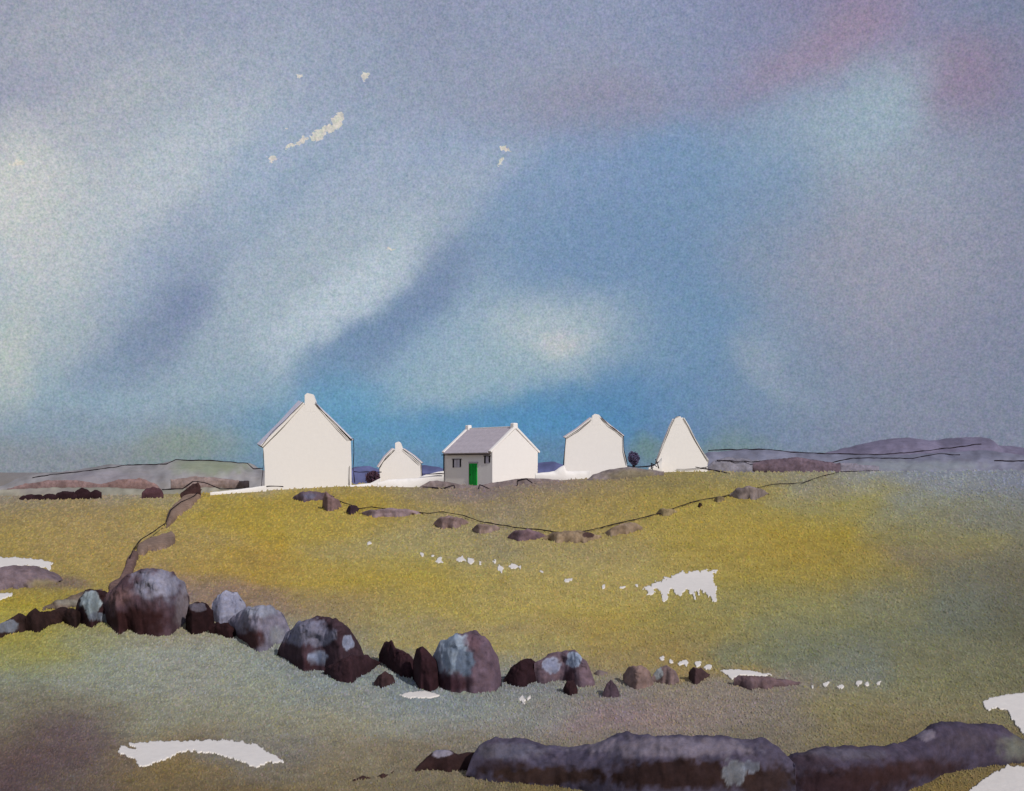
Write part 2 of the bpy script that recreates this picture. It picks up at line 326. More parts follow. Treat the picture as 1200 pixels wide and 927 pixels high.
# ------------------------------------------------------------------ mound builder: stones, walls, hills with real depth
def interp(pts, x):
    return np.interp(x, [p[0] for p in pts], [p[1] for p in pts])
def vcol(px, py, base, patches, seed, e=0.8):
    c = np.tile(lin(tone(base, .9, -1, -1, -4)), (len(px), 1))
    c = c * (1 + .22 * fbm(px / 9, py / 7, 0, seed + 5, 3))[:, None]
    for P in patches:
        bx, by, rx, ry, cc, s = P[:6]; hard = P[6] if len(P) > 6 else 0.3
        j = fbm(px / 7, py / 7, 0, seed + 9, 3)
        d = np.sqrt(((px - bx) / rx) ** 2 + ((py - by) / ry) ** 2) + .22 * j
        w = (s * (1 - ss(hard, 1.0, d)))[:, None]; c = c * (1 - w) + lin(tone(cc, .9, -1, -1, -4)) * w
        if hard > 0.8:      # crusted lichen has a paler rim
            w = (.55 * s * np.exp(-((d - .88) / .1) ** 2))[:, None]; c = c * (1 - w) + lin(tone(np.array(cc) + 26, .7)) * w
    return c / e
def mound(name, top, bot, base, patches=(), thick=0.8, depth=None, seed=1, step=1.0, rough=.10, matl=None, e=.8, sink=.25, parent=None, minh=.05, ragged=1.2):
    x0 = min(top[0][0], bot[0][0]); x1 = max(top[-1][0], bot[-1][0])
    n = int(max(8, min(220, (x1 - x0) / step))); xs = np.linspace(x0, x1, n + 1)
    yt = interp(top, xs) + ragged * .5 * fbm(xs / 6., 0 * xs, 0, seed, 3); yb = interp(bot, xs) + ragged * fbm(xs / 7., 0 * xs + 9, 0, seed + 3, 3)
    yt = np.minimum(yt, yb - .3)
    D = np.full(n + 1, float(depth)) if depth else np.array([hit(x, y) for x, y in zip(xs, yb)])
    if not depth:
        k = np.ones(5) / 5; D = np.convolve(np.pad(D, 2, mode='edge'), k, 'valid')
    hw = max(2, n // 5); kk = np.hanning(2 * hw + 3)[1:-1]; kk /= kk.sum(); DB = np.convolve(np.pad(D, hw, mode='edge'), kk, 'valid')
    u = (xs - CX) / F
    Hm = float(np.max((yb - yt) / F * D)); T = max(.15, thick * Hm)
    tt = np.sin(np.pi * np.clip((xs - x0) / (x1 - x0), 0, 1)) ** .55 * T + .03
    m = int(max(10, min(60, np.max(yb - yt) / step * 1.6))); th = np.linspace(0, np.pi, m + 1)
    v = []; pxy = []
    gD = EYE + (HY - yb) / F * D                                     # front foot
    Dm = DB + tt * .5; zt = EYE + (HY - yt) / F * Dm
    for j, a_ in enumerate(th):
        bl = math.sin(a_) ** .45 if a_ < np.pi / 2 else 1.0
        dj = D * (1 - bl) + DB * bl + tt * (1 - math.cos(a_)) * .5; xj = u * Dm + (u * D - u * Dm) * (1 - math.sin(a_))
        foot = gD if a_ < np.pi / 2 else np.minimum(gD, (H(u * Dm, D + tt) if not depth else gD))
        zj = foot + (zt - foot) * math.sin(a_) ** .85
        v.append(np.stack([xj, dj, zj], 1))
    v = np.array(v)                                                  # (m+1, n+1, 3)
    P = v.reshape(-1, 3).copy(); sc = 1.0 / max(Hm, .3) * 1.6
    amp = rough * Hm
    w = np.sin(th)[:, None].repeat(n + 1, 1).ravel() * np.sin(np.pi * np.clip((xs - x0) / (x1 - x0), .02, .98))[None, :].repeat(m + 1, 0).ravel() ** .3
    P[:, 1] += amp * 1.6 * w * fbm(P[:, 0] * sc * 1.2, P[:, 2] * sc * 1.2, P[:, 1] * sc, seed, 5, .62)
    P[:, 2] += amp * .45 * w * fbm(P[:, 0] * sc * 2, P[:, 1] * sc * 2, P[:, 2] * sc, seed + 50, 3)
    px = CX + F * P[:, 0] / P[:, 1]; py = HY - F * (P[:, 2] - EYE) / P[:, 1]
    fr = P[:n + 1].copy(); fr[:, 2] -= sink * (1 if not depth else 3); bk = P[-(n + 1):].copy(); bk[:, 2] -= sink * (1 if not depth else 3)
    P = np.concatenate([fr, P, bk]); rows = m + 3
    px = np.concatenate([px[:n + 1], px, px[-(n + 1):]]); py = np.concatenate([py[:n + 1], py, py[-(n + 1):]])
    I = np.arange(rows * (n + 1)).reshape(rows, n + 1); f = np.stack([I[:-1, :-1].ravel(), I[:-1, 1:].ravel(), I[1:, 1:].ravel(), I[1:, :-1].ravel()], 1).tolist()
    f += [(I[-1, k], I[-1, k + 1], I[0, k + 1], I[0, k]) for k in range(n)]
    f += [[int(i) for i in I[:, 0]], [int(i) for i in I[:, -1]]]
    org = np.array([np.mean(P[:, 0]), np.min(P[:, 1]), np.min(P[:, 2])])
    cols = vcol(px, py, base, patches, seed, e)
    me_ = mesh(name, P - org, f, cols); o = link(name, me_, matl or M_ROCK); o.location = org
    return o
# ------------------------------------------------------------------ flat ragged patch of bare paper white lying on the turf
EXCL = []
def inside(gx, gy, poly, seed, rag):
    wx = gx + rag * fbm(gx / 5, gy / 5, 0, seed, 3); wy = gy + rag * .8 * fbm(gx / 4, gy / 5, 0, seed + 7, 3)
    ins = np.zeros(gx.shape, bool); n = len(poly)
    for i in range(n):
        ax, ay = poly[i]; bx, by = poly[(i + 1) % n]
        if ay == by: continue
        ins ^= ((ay > wy) != (by > wy)) & (wx < (bx - ax) * (wy - ay) / (by - ay) + ax)
    return ins
def patch(name, poly, seed, step=.8, rag=2.2, lift=.03, matl=None):
    poly = np.array(poly, float); EXCL.append((poly, seed, rag)); x0, y0 = poly.min(0) - 3; x1, y1 = poly.max(0) + 3
    xs = np.arange(x0, x1, step); ys = np.arange(y0, y1, step * .8); gx, gy = np.meshgrid(xs, ys)
    ins = inside(gx, gy, poly, seed, rag)
    idx = {}; v = []; f = []
    def vid(i, j):
        if (i, j) not in idx:
            x, y = xs[j], ys[i]; d = hit(x, y); X_ = (x - CX) / F * d
            idx[(i, j)] = len(v); v.append((X_, d, float(H(X_, d)) + lift))
        return idx[(i, j)]
    for i in range(len(ys) - 1):
        for j in range(len(xs) - 1):
            if ins[i, j]: f.append((vid(i, j), vid(i, j + 1), vid(i + 1, j + 1), vid(i + 1, j)))
    if not f: return None
    v = np.array(v); org = np.array([v[:, 0].mean(), v[:, 1].mean(), v[:, 2].min()])
    me_ = mesh(name, v - org, f); o = link(name, me_, matl or M_PALE); o.location = org
    if me_.polygons[0].normal.z < 0: me_.flip_normals()
    s = o.modifiers.new('thickness', 'SOLIDIFY'); s.thickness = .06; s.offset = -1
    return o
def tube(name, pts, rad_, matl=M_INK, parent=None, sides=6):
    pts = [np.array(p, float) for p in pts]; v = []; f = []
    for i, p in enumerate(pts):
        t = pts[min(i + 1, len(pts) - 1)] - pts[max(i - 1, 0)]; t /= max(np.linalg.norm(t), 1e-6)
        s = np.cross(t, (0, 1, 0) if abs(t[1]) < .9 else (1, 0, 0)); s /= np.linalg.norm(s); w_ = np.cross(s, t)
        rr = rad_ * (1 + .35 * float(vnoise(i * .7, len(pts), 0, 77)))
        for k in range(sides):
            a_ = 2 * math.pi * k / sides; v.append(p + rr * (math.cos(a_) * s + math.sin(a_) * w_))
    for i in range(len(pts) - 1):
        for k in range(sides):
            f.append((i * sides + k, i * sides + (k + 1) % sides, (i + 1) * sides + (k + 1) % sides, (i + 1) * sides + k))
    f += [list(range(sides)), [(len(pts) - 1) * sides + k for k in range(sides)]]
    v = np.array(v); org = v[0].copy() if parent is None else np.array(parent.location)
    o = link(name, mesh(name, v - org, f), matl, parent)
    if parent is None: o.location = org
    return o
def ground_line(name, pts, rad_, lift=.12, step=3.0, depth=None):
    P = []
    for (a_, b_) in zip(pts[:-1], pts[1:]):
        k = max(1, int(abs(b_[0] - a_[0]) / step + abs(b_[1] - a_[1]) / step))
        for i in range(k): P.append((a_[0] + (b_[0] - a_[0]) * i / k, a_[1] + (b_[1] - a_[1]) * i / k))
    P.append(pts[-1]); out = []
    for i, (x, y) in enumerate(P):
        y += .5 * float(fbm(x / 9., 3.3, 0, 5, 2)); d = depth or hit(x, y)
        z = (EYE + (HY - y) / F * d) if depth else float(H((x - CX) / F * d, d)) + lift
        out.append(((x - CX) / F * d, d, z))
    return tube(name, out, rad_)
# ------------------------------------------------------------------ far hills
def hill(name, top, bot_y, depth, base, patches=(), thick=6, seed=1):
    bot = [(top[0][0], bot_y), (top[-1][0], bot_y)]
    o = mound(name, top, bot, base, patches, thick=thick, depth=depth, seed=seed, step=2.5, rough=.04, matl=M_HILL, e=.8, ragged=.8)
    return tag(o, kind='structure')
hill('hill', [(-6,572),(12,567),(38,556),(70,553),(100,550),(130,545),(190,544),(208,539.5),(250,540),(290,543),(296,549),(312,552),(340,560)], 585, 330, (130,126,130), [(245,545,60,16,(126,136,110),.7),(120,560,80,12,(128,120,134),.5)], seed=4)
hill('hill', [(-30,578),(0,574),(60,571.5),(118,571),(190,574),(240,571),(300,573),(330,580)], 590, 91, (134,130,120), [(60,576,60,6,(124,116,118),.7)], thick=1.2, seed=5)
hill('hill', [(955,534),(975,529),(1000,523),(1030,516),(1060,513),(1085,517),(1100,516),(1120,513),(1145,513),(1152,521),(1175,523),(1215,526),(1300,530),(1340,540)], 556, 900, (104,98,122), seed=8)
hill('hill', [(796,556),(812,540),(830,530),(850,528),(885,526),(940,530),(990,533),(1050,533),(1120,530),(1150,528),(1215,536),(1300,540),(1340,550)], 562, 600, (108,108,128), [(1060,546,140,9,(120,126,134),.7)], seed=12)
hill('hill', [(405,552),(416,547),(432,546),(445,551),(480,549),(496,545),(512,547),(525,551),(560,552),(620,545),(634,542),(650,541),(662,545),(700,552)], 570, 420, (84,88,130), seed=15)
# ------------------------------------------------------------------ field walls and bands beyond the crest
BR = (92,70,78); DK = (58,38,46); PB = (118,98,100)
def wallobj(label, cat='stone wall', **k):
    o = mound(k.pop('name', 'stone_wall'), **k); return tag(o, label, cat, k.get('group'))
def W_(label, top, bot, base, patches=(), name='stone_wall', cat='stone wall', group=None, **k):
    o = mound(name, top, bot, base, patches, **k); return tag(o, label, cat, group)
W_('brown purple field wall tapering away to the far left of the skyline', [(8,573),(30,567),(60,562.5),(90,562.5),(118,567)], [(8,574),(60,568),(118,570)], (124,100,102), depth=97, seed=21, thick=.8)
W_('long low brown wall arching between the black stones and the dark round boulder', [(118,568),(140,562),(165,560.5),(180,566),(190,574)], [(118,570),(150,567),(168,571),(190,578)], (124,98,98), depth=96, seed=22)
W_('thin mauve wall close behind the turf left of the tallest house', [(200,562),(230,558),(255,560),(292,564)], [(200,567),(240,567),(292,566)], (130,112,112), depth=98, seed=23)
for i, (x0, x1, yt, yb, lb) in enumerate([(22,52,579,586,'black flat stone at the far left end of the skyline row'),(49,68,578,584,'small black stone second from the left in the skyline row'),
        (63,90,575.5,583,'wide black stone in the middle of the skyline row'),(86,106,572,580,'black upright-sided stone fourth along the skyline row'),(103,119,574,580,'blunt black stone at the right end of the skyline row')]):
    W_(lb, [(x0,yb-2),(x0+5,yt+1.5),((x0+x1)/2,yt),(x1-4,yt+1),(x1,yb-3)], [(x0,yb-1),((x0+x1)/2,yb),(x1,yb-2)], (46,28,36), name='stone', cat='stone', group='black stones along the left skyline', depth=83.5+.2*i, seed=30+i, thick=1.2)
W_('dark rounded boulder sitting alone right of the black skyline stones', [(166,578),(172,572),(180,570),(188,573),(191,578)], [(166,580),(180,583),(191,580)], (76,50,58), name='boulder', cat='boulder', depth=84, seed=37, thick=1.2)
W_('dark pointed boulder on the skyline at the top of the left field wall', [(211,579),(218,573),(226,567),(232,565),(235,570)], [(211,583),(222,582),(235,574)], (62,42,44), name='boulder', cat='boulder', depth=84, seed=38, thick=1.2)
W_('dark maroon field wall in the distance right of the conical cottage', [(882,542),(905,538),(935,536),(960,540),(985,543)], [(882,543),(920,552),(960,553),(985,556)], (96,80,94), depth=110, seed=41)
W_('pale mauve far wall fading out beside the maroon one', [(985,543),(1000,543),(1030,547)], [(985,554),(1010,552),(1030,549)], (120,114,130), depth=112, seed=42)
W_('long lilac bank below the maroon wall right of the conical cottage', [(826,549),(836,540),(850,536),(900,540),(950,545),(985,547)], [(826,551),(870,558),(930,562),(985,556)], (118,114,128), depth=118, seed=43)
tag(ground_line('ink_line', [(830,528),(860,527),(890,526),(930,530),(985,532),(1030,533),(1090,528),(1150,520)], .06, depth=140), 'upper dark ink line along the far lilac hills on the right', 'ink line')
tag(ground_line('ink_line', [(840,540),(880,541),(935,537),(975,542),(1000,537),(1070,537),(1100,532),(1125,533)], .05, depth=118), 'lower dark ink line crossing the maroon wall on the right', 'ink line')
tag(ground_line('ink_line', [(1165,540),(1200,540)], .06, depth=118), 'short straight ink line at the right edge of the skyline', 'ink line')
tag(ground_line('ink_line', [(38,560),(60,556),(100,552),(150,545),(195,544),(206,539),(250,540),(290,543),(297,549),(308,549)], .05, depth=120), 'thin dark ink line running along the hilltop on the left to the tallest house', 'ink line')
tag(ground_line('ink_line', [(190,574),(214,573),(226,564),(240,566),(258,573),(285,573),(315,570),(332,570)], .045, lift=.02, depth=86), 'thin dark ink line from the pointed boulder to the tallest house', 'ink line')
tag(ground_line('ink_line', [(815,547),(840,552),(870,559),(918,563)], .045, depth=85), 'thin dark ink line sloping down from the conical cottage to the right', 'ink line')
# ------------------------------------------------------------------ cottages
def P3(px, py, d): return ((px - CX) / F * d, d, EYE + (HY - py) / F * d)
def prism(name, poly, y0, y1, matl, parent, shift=(0, 0), shrink=1.0, bev=.03):
    """poly: list of (x, z) local; extruded from y0 to y1"""
    n = len(poly); v = [(x, y0, z) for x, z in poly] + [(x + shift[0], y1, z + shift[1]) for x, z in poly]
    f = [list(range(n)), list(range(2 * n - 1, n - 1, -1))] + [(i, (i + 1) % n, n + (i + 1) % n, n + i) for i in range(n)]
    me_ = mesh(name, v, f, smooth=False); o = link(name, me_, matl, parent)
    if bev:
        b = o.modifiers.new('soft', 'BEVEL'); b.width = bev; b.segments = 2; b.limit_method = 'ANGLE'
    return o
def wobble(pts, seed, sub=3, amp=.03):
    out = []
    for i in range(len(pts)):
        a_ = np.array(pts[i], float); b_ = np.array(pts[(i + 1) % len(pts)], float)
        for k in range(sub): out.append(tuple(a_ + (b_ - a_) * k / sub + amp * np.array([float(vnoise(i * 3.1 + k, .5, 0, seed)), float(vnoise(i * 2.3 + k, 7.5, 0, seed))]) * (1 if k else .6)))
    return out
def gable_house(name, label, gable, D, L, back, slopes_l, slopes_r, chim, lines, seed, roofm=M_SLATE, group='white gabled cottages along the skyline', lo=(3, 1.2), ro=(1.5, .8)):
    """gable: outline in photo points, clockwise from bottom left; slopes run from eave to ridge"""
    cx = (gable[0][0] + gable[-1][0]) / 2; by = max(p[1] for p in gable); X0, _, Z0 = P3(cx, by, D)
    k = D / F
    loc = lambda p: ((p[0] - cx) * k, (by - p[1]) * k)
    root = empty(name, (X0, D, Z0)); tag(root, label, 'cottage', group)
    g = [loc(p) for p in gable]; g[0] = (g[0][0], -.7); g[-1] = (g[-1][0], -.7)
    prism('wall', wobble(g, seed), 0, L, M_LIME, root, shift=back)
    for (sl, off, nm) in ((slopes_l, lo, 'roof'), (slopes_r, ro, 'roof')):
        a_ = [loc(p) for p in sl]; up = [(x, z) for x, z in a_]
        sgn = -1 if sl is slopes_l else 1
        out = [(x + sgn * off[0] * k, z + off[1] * k) for x, z in a_]
        prism('roof', up + out[::-1], .12, L + .1, roofm, root, shift=back, bev=.02)
        out2 = [(x + sgn * off[0] * .35 * k, z + off[1] * .5 * k) for x, z in a_]
        prism('coping', up + out2[::-1], -.07, .118, M_LIME, root, bev=.015)
    c = [loc(p) for p in chim]
    prism('chimney', c, -.006, .75, M_LIME, root, bev=.01)
    cc = [loc(p) for p in chim]; xs_ = [p[0] for p in cc]; zt = max(p[1] for p in cc)
    for kind, pts, rr in lines:  # pen outlines of the cottage built as thin tubes
        q_ = []
        for a_, b_ in zip(pts[:-1], pts[1:]):
            for t_ in range(4): q_.append((a_[0] + (b_[0] - a_[0]) * t_ / 4, a_[1] + (b_[1] - a_[1]) * t_ / 4))
        q_.append(pts[-1])
        q3 = [(X0 + (p[0] - cx) * k, D - .12, Z0 + (by - p[1] + .3 * float(vnoise(i * .9, 1, 0, seed))) * k) for i, p in enumerate(q_)]
        tube(kind, q3, rr, M_INK, root)
    return root
gable_house('cottage', 'tallest and leftmost white gabled house with a grey slate edge on its left roof slope',
  [(310,573),(310,550),(308.5,525),(333,500),(356,474),(369,474),(392,496),(411,517),(412,545),(412,570)], 87, 8, (-1.7, 0),
  [(308,524),(333,499),(357,473)], [(413,516),(392,495),(369,473)],
  [(357,482),(357,463),(360,460.5),(366,462),(369,470),(370,482)],
  [('ink_verge', [(306,524),(318,508),(335,492),(356,471)], .022), ('ink_verge', [(370,472),(384,489),(397,503),(408,515),(414,514)], .02),
   ('ink_upright', [(309,528),(309,545),(307,566),(307,570)], .022), ('ink_upright', [(414.5,514),(415,530),(414,548),(416,566)], .03),
   ('ink_upright', [(410,546),(409.5,560),(410,574)], .02)], 1, roofm=M_SLATE2, lo=(7.5, 4))
gable_house('cottage', 'smallest white gabled cottage between the tallest house and the green door cottage',
  [(445,571),(445,562),(444.5,549),(452,537),(462,526),(472,526),(484,535),(493,543),(493.5,556),(493,566)], 92, 4.5, (-.3, 0),
  [(444,548),(452,536),(462,526)], [(494,543),(484,534),(472,526)],
  [(463,530),(463,519),(467,517.5),(469,519),(472,527),(472,530)],
  [('ink_verge', [(444,551),(450,540),(458,532),(463,527)], .024), ('ink_verge', [(472,527),(482,535),(492,544)], .02), ('ink_upright', [(493.5,543),(494.5,551),(495,559)], .028)], 2)
gable_house('cottage', 'plain white gabled cottage between the green door cottage and the round bush',
  [(661,560),(661,546),(663,513),(678,504),(694,490),(704,490),(716,500),(730,511),(731,530),(735,547),(735,556)], 87, 6, (.5, 0),
  [(662.5,513),(678,503),(694,490)], [(730.5,511),(716,500),(704,490)],
  [(694,498),(694,487),(697,485),(702,486),(705,490),(705,498)],
  [('ink_verge', [(663,514),(678,505),(693,492)], .02), ('ink_verge', [(704,488),(713,498),(722,504),(730,511)], .024), ('ink_upright', [(663,514),(661.5,530),(660,548)], .03), ('ink_upright', [(730.5,511),(731,528),(735,544)], .032)], 3)
gable_house('cottage', 'rightmost white cottage, narrow and conical with sides sweeping to a peak',
  [(772,552),(770,542),(777,521),(785,502),(790.5,491),(800,489),(806,500),(814,516),(822,530),(829,540),(829,551)], 87, 3.2, (.5, -.3),
  [(769.5,542),(777,521),(785,501),(790,491)], [(829.5,540),(822,529),(814,515),(806,499),(800.5,490)],
  [(790,498),(790,492),(794,488),(797.5,488),(800.5,493),(802,498)],
  [('ink_verge', [(767,543),(772,535),(778,520),(785,503),(791,489),(797,487)], .014), ('ink_verge', [(801,490),(807,500),(816,517),(830,540)], .011), ('ink_level', [(792,550),(800,550),(818,549),(829,547)], .022)], 4, roofm=M_LIME, lo=(1.5, .5))
# cottage with the green door, seen corner on
def corner_cottage():
    D = 87.0; Xc, _, Z0 = P3(577, 572, D); t = math.radians(40)
    root = empty('cottage', (Xc, D, Z0)); root.rotation_euler = (0, 0, t)
    tag(root, 'white cottage turned corner on with a green door, two windows and grey roof', 'cottage', 'white gabled cottages along the skyline')
    # local axes: +x along the gable (right and back), +y along the facade (left and back)
    k = D / F; Lf, Wg = 6.35, 4.75; ze = (572 - 529) * k; zr = (572 - 502) * k + .07
    def add(nm, v, f, m_, par=root, bev=.02, smooth=False):
        o = link(nm, mesh(nm, v, f, smooth=smooth), m_, par)
        if bev: b = o.modifiers.new('soft', 'BEVEL'); b.width = bev; b.segments = 2; b.limit_method = 'ANGLE'
        return o
    def box(nm, x0, x1, y0, y1, z0, z1, m_, par=root, bev=.02):
        v = [(x, y, z) for x in (x0, x1) for y in (y0, y1) for z in (z0, z1)]
        return add(nm, v, [(0,1,3,2),(4,6,7,5),(0,4,5,1),(2,3,7,6),(0,2,6,4),(1,5,7,3)], m_, par, bev)
    # walls: gable and facade share one white limewashed body
    pent = [(0, -.8), (Wg, -.8), (Wg, ze), (Wg / 2, zr - .08), (0, ze)]; n = 5
    v = [(x, y, z) for y in (0, Lf) for x, z in pent]
    add('wall', v, [list(range(5)), [9, 8, 7, 6, 5]] + [(i, (i + 1) % 5, 5 + (i + 1) % 5, 5 + i) for i in range(5)], M_LIME)
    fx = lambda s: s        # facade lies in the plane x = 0, y runs left
    def slope(x0, z0, x1, z1, y0, y1, th, m_, nm):
        nx, nz = -(z1 - z0), (x1 - x0); l = math.hypot(nx, nz); nx, nz = nx / l * th, nz / l * th
        if nz < 0: nx, nz = -nx, -nz
        v = [(x, y, z) for y in (y0, y1) for x, z in ((x0, z0), (x1, z1), (x1 + nx, z1 + nz), (x0 + nx, z0 + nz))]
        return add(nm, v, [(0,1,2,3),(7,6,5,4),(0,4,5,1),(1,5,6,2),(2,6,7,3),(3,7,4,0)], m_)
    sl = (zr - ze) / (Wg / 2)
    slope(-.22, ze - .22 * sl + .01, Wg / 2, zr + .01, .26, Lf - .24, .10, M_SLATE, 'roof')
    slope(Wg + .18, ze - .18 * sl + .01, Wg / 2, zr + .01, .26, Lf - .24, .10, M_SLATE, 'roof')
    for y0, y1 in ((-.05, .255), (Lf - .235, Lf + .05)):
        slope(-.12, ze - .12 * sl, Wg / 2, zr, y0, y1, .17, M_LIME, 'coping'); slope(Wg + .12, ze - .12 * sl, Wg / 2 + .003, zr, y0, y1, .17, M_LIME, 'coping')
    box('ridge', Wg / 2 - .08, Wg / 2 + .08, .26, Lf - .24, zr + .07, zr + .17, M_LIME)
    box('chimney', Wg / 2 - .22, Wg / 2 + .25, -.03, .42, zr - .1, zr + .42, M_LIME, bev=.08)
    box('chimney', Wg / 2 - .2, Wg / 2 + .2, Lf - .45, Lf - .0, zr - .1, zr + .42, M_LIME, bev=.08)
    # facade details; y positions from the corner
    yp = lambda px: (577 - px) / (577 - 520) * Lf * .98
    zp = lambda py: (572 - py) * k
    dy0, dy1 = yp(559.5), yp(550.5)
    door = box('door', -.045, .03, dy0, dy1, zp(569), zp(543), M_GREEN)
    for yy in np.linspace(dy0 + .2, dy1 - .2, 4): box('plank', -.052, -.040, yy - .015, yy + .015, zp(568), zp(544), M_INK, door, 0)
    box('handle', -.10, -.04, dy1 - .16, dy1 - .1, zp(557), zp(556), M_INK, door, .01)
    box('lintel', -.07, .02, dy0 - .1, dy1 + .1, zp(543) + .003, zp(541), M_SLATE)
    box('door_jamb', -.06, .02, dy1 + .003, dy1 + .06, zp(570), zp(543), M_INK)
    for a_, b_, t0, t1 in ((540, 530, 548, 538), (574.5, 568, 543, 534.5)):
        y0, y1 = yp(a_), yp(b_)
        w_ = box('window', -.012, .02, y0, y1, zp(t0), zp(t1), M_GLASS, bev=0)
        box('frame', -.05, .01, y0 - .001, y0 + .13, zp(t0) + .06, zp(t1) - .002, M_INK, w_, 0); box('frame', -.05, .01, y1 - .15, y1 + .001, zp(t0), zp(t1) - .002, M_INK, w_, 0)
        box('frame', -.055, .01, y0 - .1, y1 + .1, zp(t1), zp(t1) + .05, M_INK, w_, 0); box('glazing_bar', -.04, .01, (y0 + y1) / 2 - .02, (y0 + y1) / 2 + .02, zp(t0), zp(t1) - .003, M_SLATE, w_, 0)
    box('ink_level', -.30, -.225, -.02, Lf, ze - .26, ze - .19, M_INK)  # inked eave line built as a thin bar
    box('ink_upright', -.09, -.02, Lf - .06, Lf + .02, -.3, ze - .1, M_INK)  # inked corner line built as a thin bar
    # pen curve raised as a thin tube where the near slope meets the coping
    pts = [(-.22 + (Wg / 2 + .22) * s, .27 + .10 * math.sin(math.pi * s), ze - .22 * sl + (zr - ze + .22 * sl) * s + .12) for s in np.linspace(0, 1, 12)]
    v = []; f = []
    o = tube('ink_curve', pts, .028, M_INK, None); mm = o; o.location = (0, 0, 0)
    for q_ in o.data.vertices: q_.co = q_.co + __import__('mathutils').Vector(pts[0])
    o.parent = root
    return root
corner_cottage()
# ------------------------------------------------------------------ limewashed banks beside the cottages
WH = (212,204,196)
W_('low whitewashed bank tapering left from the foot of the tallest house', [(246,577),(275,574),(312,569)], [(246,579),(280,578),(312,575)], WH, matl=M_LIME, name='low_wall', cat='low wall', depth=85.5, seed=61, ragged=.3, rough=.03)
W_('low whitewashed bank between the tallest house and the smallest cottage', [(404,569),(416,568),(434,566),(446,560)], [(404,575),(425,570),(446,570)], WH, matl=M_LIME, name='low_wall', cat='low wall', depth=85.5, seed=62, ragged=.3, rough=.03)
W_('whitewashed bank in front of the smallest cottage, dipping to a point', [(442,566),(455,562),(490,560),(500,556),(512,553),(520,552)], [(442,569),(471,573.5),(490,567),(507,560),(520,557)], WH, matl=M_LIME, name='low_wall', cat='low wall', depth=84.5, seed=63, ragged=.3, rough=.03)
W_('low whitewashed bank joining the green door cottage to the plain gabled cottage', [(627,555),(650,552),(657,547),(661,545),(664,552),(690,552)], [(627,557),(660,559),(680,562),(688,562.5),(692,557)], WH, matl=M_LIME, name='low_wall', cat='low wall', depth=84.5, seed=64, ragged=.3, rough=.03)
W_('small white bank sweeping up to the left foot of the conical cottage', [(760,548),(768,544),(776,536)], [(760,549),(768,549),(776,549)], WH, matl=M_LIME, name='low_wall', cat='low wall', depth=86.3, seed=65, ragged=.2, rough=.03)
W_('grey brown garden wall in front of the green door', [(492,570),(503,564),(512,563),(532,566),(545,569),(562,569),(575,566),(590,564),(606,561),(617,560),(635,561),(655,562)], [(492,572),(517,574),(534,573),(535,576),(562,576),(575,576),(607,575),(630,572),(655,570)], (116,102,104), depth=83.5, seed=66, ragged=.5, rough=.04, thick=.8)
W_('grey bank with a ragged top under the plain gabled cottage', [(650,566),(688,562),(695,556),(710,551),(735,547),(758,550),(778,552.5)], [(650,572),(700,567),(740,558),(778,553)], (116,104,106), [(740,556,40,8,(120,110,80),.6)], depth=82.5, seed=67, ragged=.6, rough=.05, thick=2)
tag(ground_line('ink_line', [(495,571),(505,571),(517,573),(532,568),(534,574),(560,575.5),(562,568),(566,569),(577,575),(607,574),(606,564),(612,561)], .045, depth=82.9), 'thin dark ink line stepping along the garden wall below the green door', 'ink line')
tag(ground_line('ink_line', [(606,563),(617,561),(625,567),(651,571),(655,569)], .045, depth=82.8), 'thin dark ink line running right from the garden wall into the turf', 'ink line')
tag(ground_line('ink_line', [(415,553),(447,553)], .035, depth=90), 'short ink line between the tallest house and the smallest cottage', 'ink line')
tag(ground_line('ink_line', [(495,556),(520,555)], .035, depth=84.3), 'short ink line between the smallest cottage and the green door cottage', 'ink line')
tag(ground_line('ink_line', [(735,546),(748,547),(766,546)], .04, depth=85.5), 'short ink line between the plain gabled cottage and the conical cottage', 'ink line')
# crooked little gate beside the conical cottage
gr = empty('gate', P3(767, 549, 85.8)); tag(gr, 'tiny crooked dark gate at the left foot of the conical cottage', 'gate')
for a_, b_, nm in (((764,550),(763,543),'post'), ((772,549),(768,538),'post'), ((763,547),(772,541),'rail'), ((763,543),(770,547),'rail')):
    tube(nm, [P3(*a_, 85.8), P3((a_[0]+b_[0])/2+.5, (a_[1]+b_[1])/2, 85.8), P3(*b_, 85.8)], .04, M_INK, gr)
# ------------------------------------------------------------------ bushes
def bush(label, px, py0, py1, wpx, D, colr, seed):
    rs = np.random.RandomState(seed); k = D / F; x0, _, z0 = P3(px, py1, D)
    root = empty('bush', (x0, D, z0)); tag(root, label, 'bush')
    hh = (py1 - py0) * k; wr = wpx * k / 2
    for s in (-.2, .05, .25): tube('stem', [(x0, D, z0 - .3), (x0 + s * wr, D, z0 + .3 * hh), (x0 + 2 * s * wr, D + s * .2, z0 + .7 * hh)], .05, M_INK, root)
    v = []; f = []; n = 900
    for i in range(n):
        d = rs.normal(size=3); d /= np.linalg.norm(d); rr = (.55 + .45 * rs.rand() ** .5) * (1 + .22 * float(fbm(d[0] * 2, d[1] * 2, d[2] * 2, seed, 2)))
        c = np.array([d[0] * wr * rr, d[1] * wr * rr, hh * .56 + d[2] * hh * .46 * rr])
        a_ = rs.normal(size=3); a_ /= np.linalg.norm(a_); b_ = np.cross(a_, rs.normal(size=3)); b_ /= np.linalg.norm(b_); s = .085
        j = len(v); v += [c - a_ * s, c + b_ * s * .6, c + a_ * s, c - b_ * s * .6]; f.append((j, j + 1, j + 2, j + 3))
    me_ = bpy.data.meshes.new('foliage'); me_.from_pydata([tuple(p) for p in v], [], f); me_.update()
    link('foliage', me_, mat('foliage', colr, grain=.35, gs=2, bump=0), root)
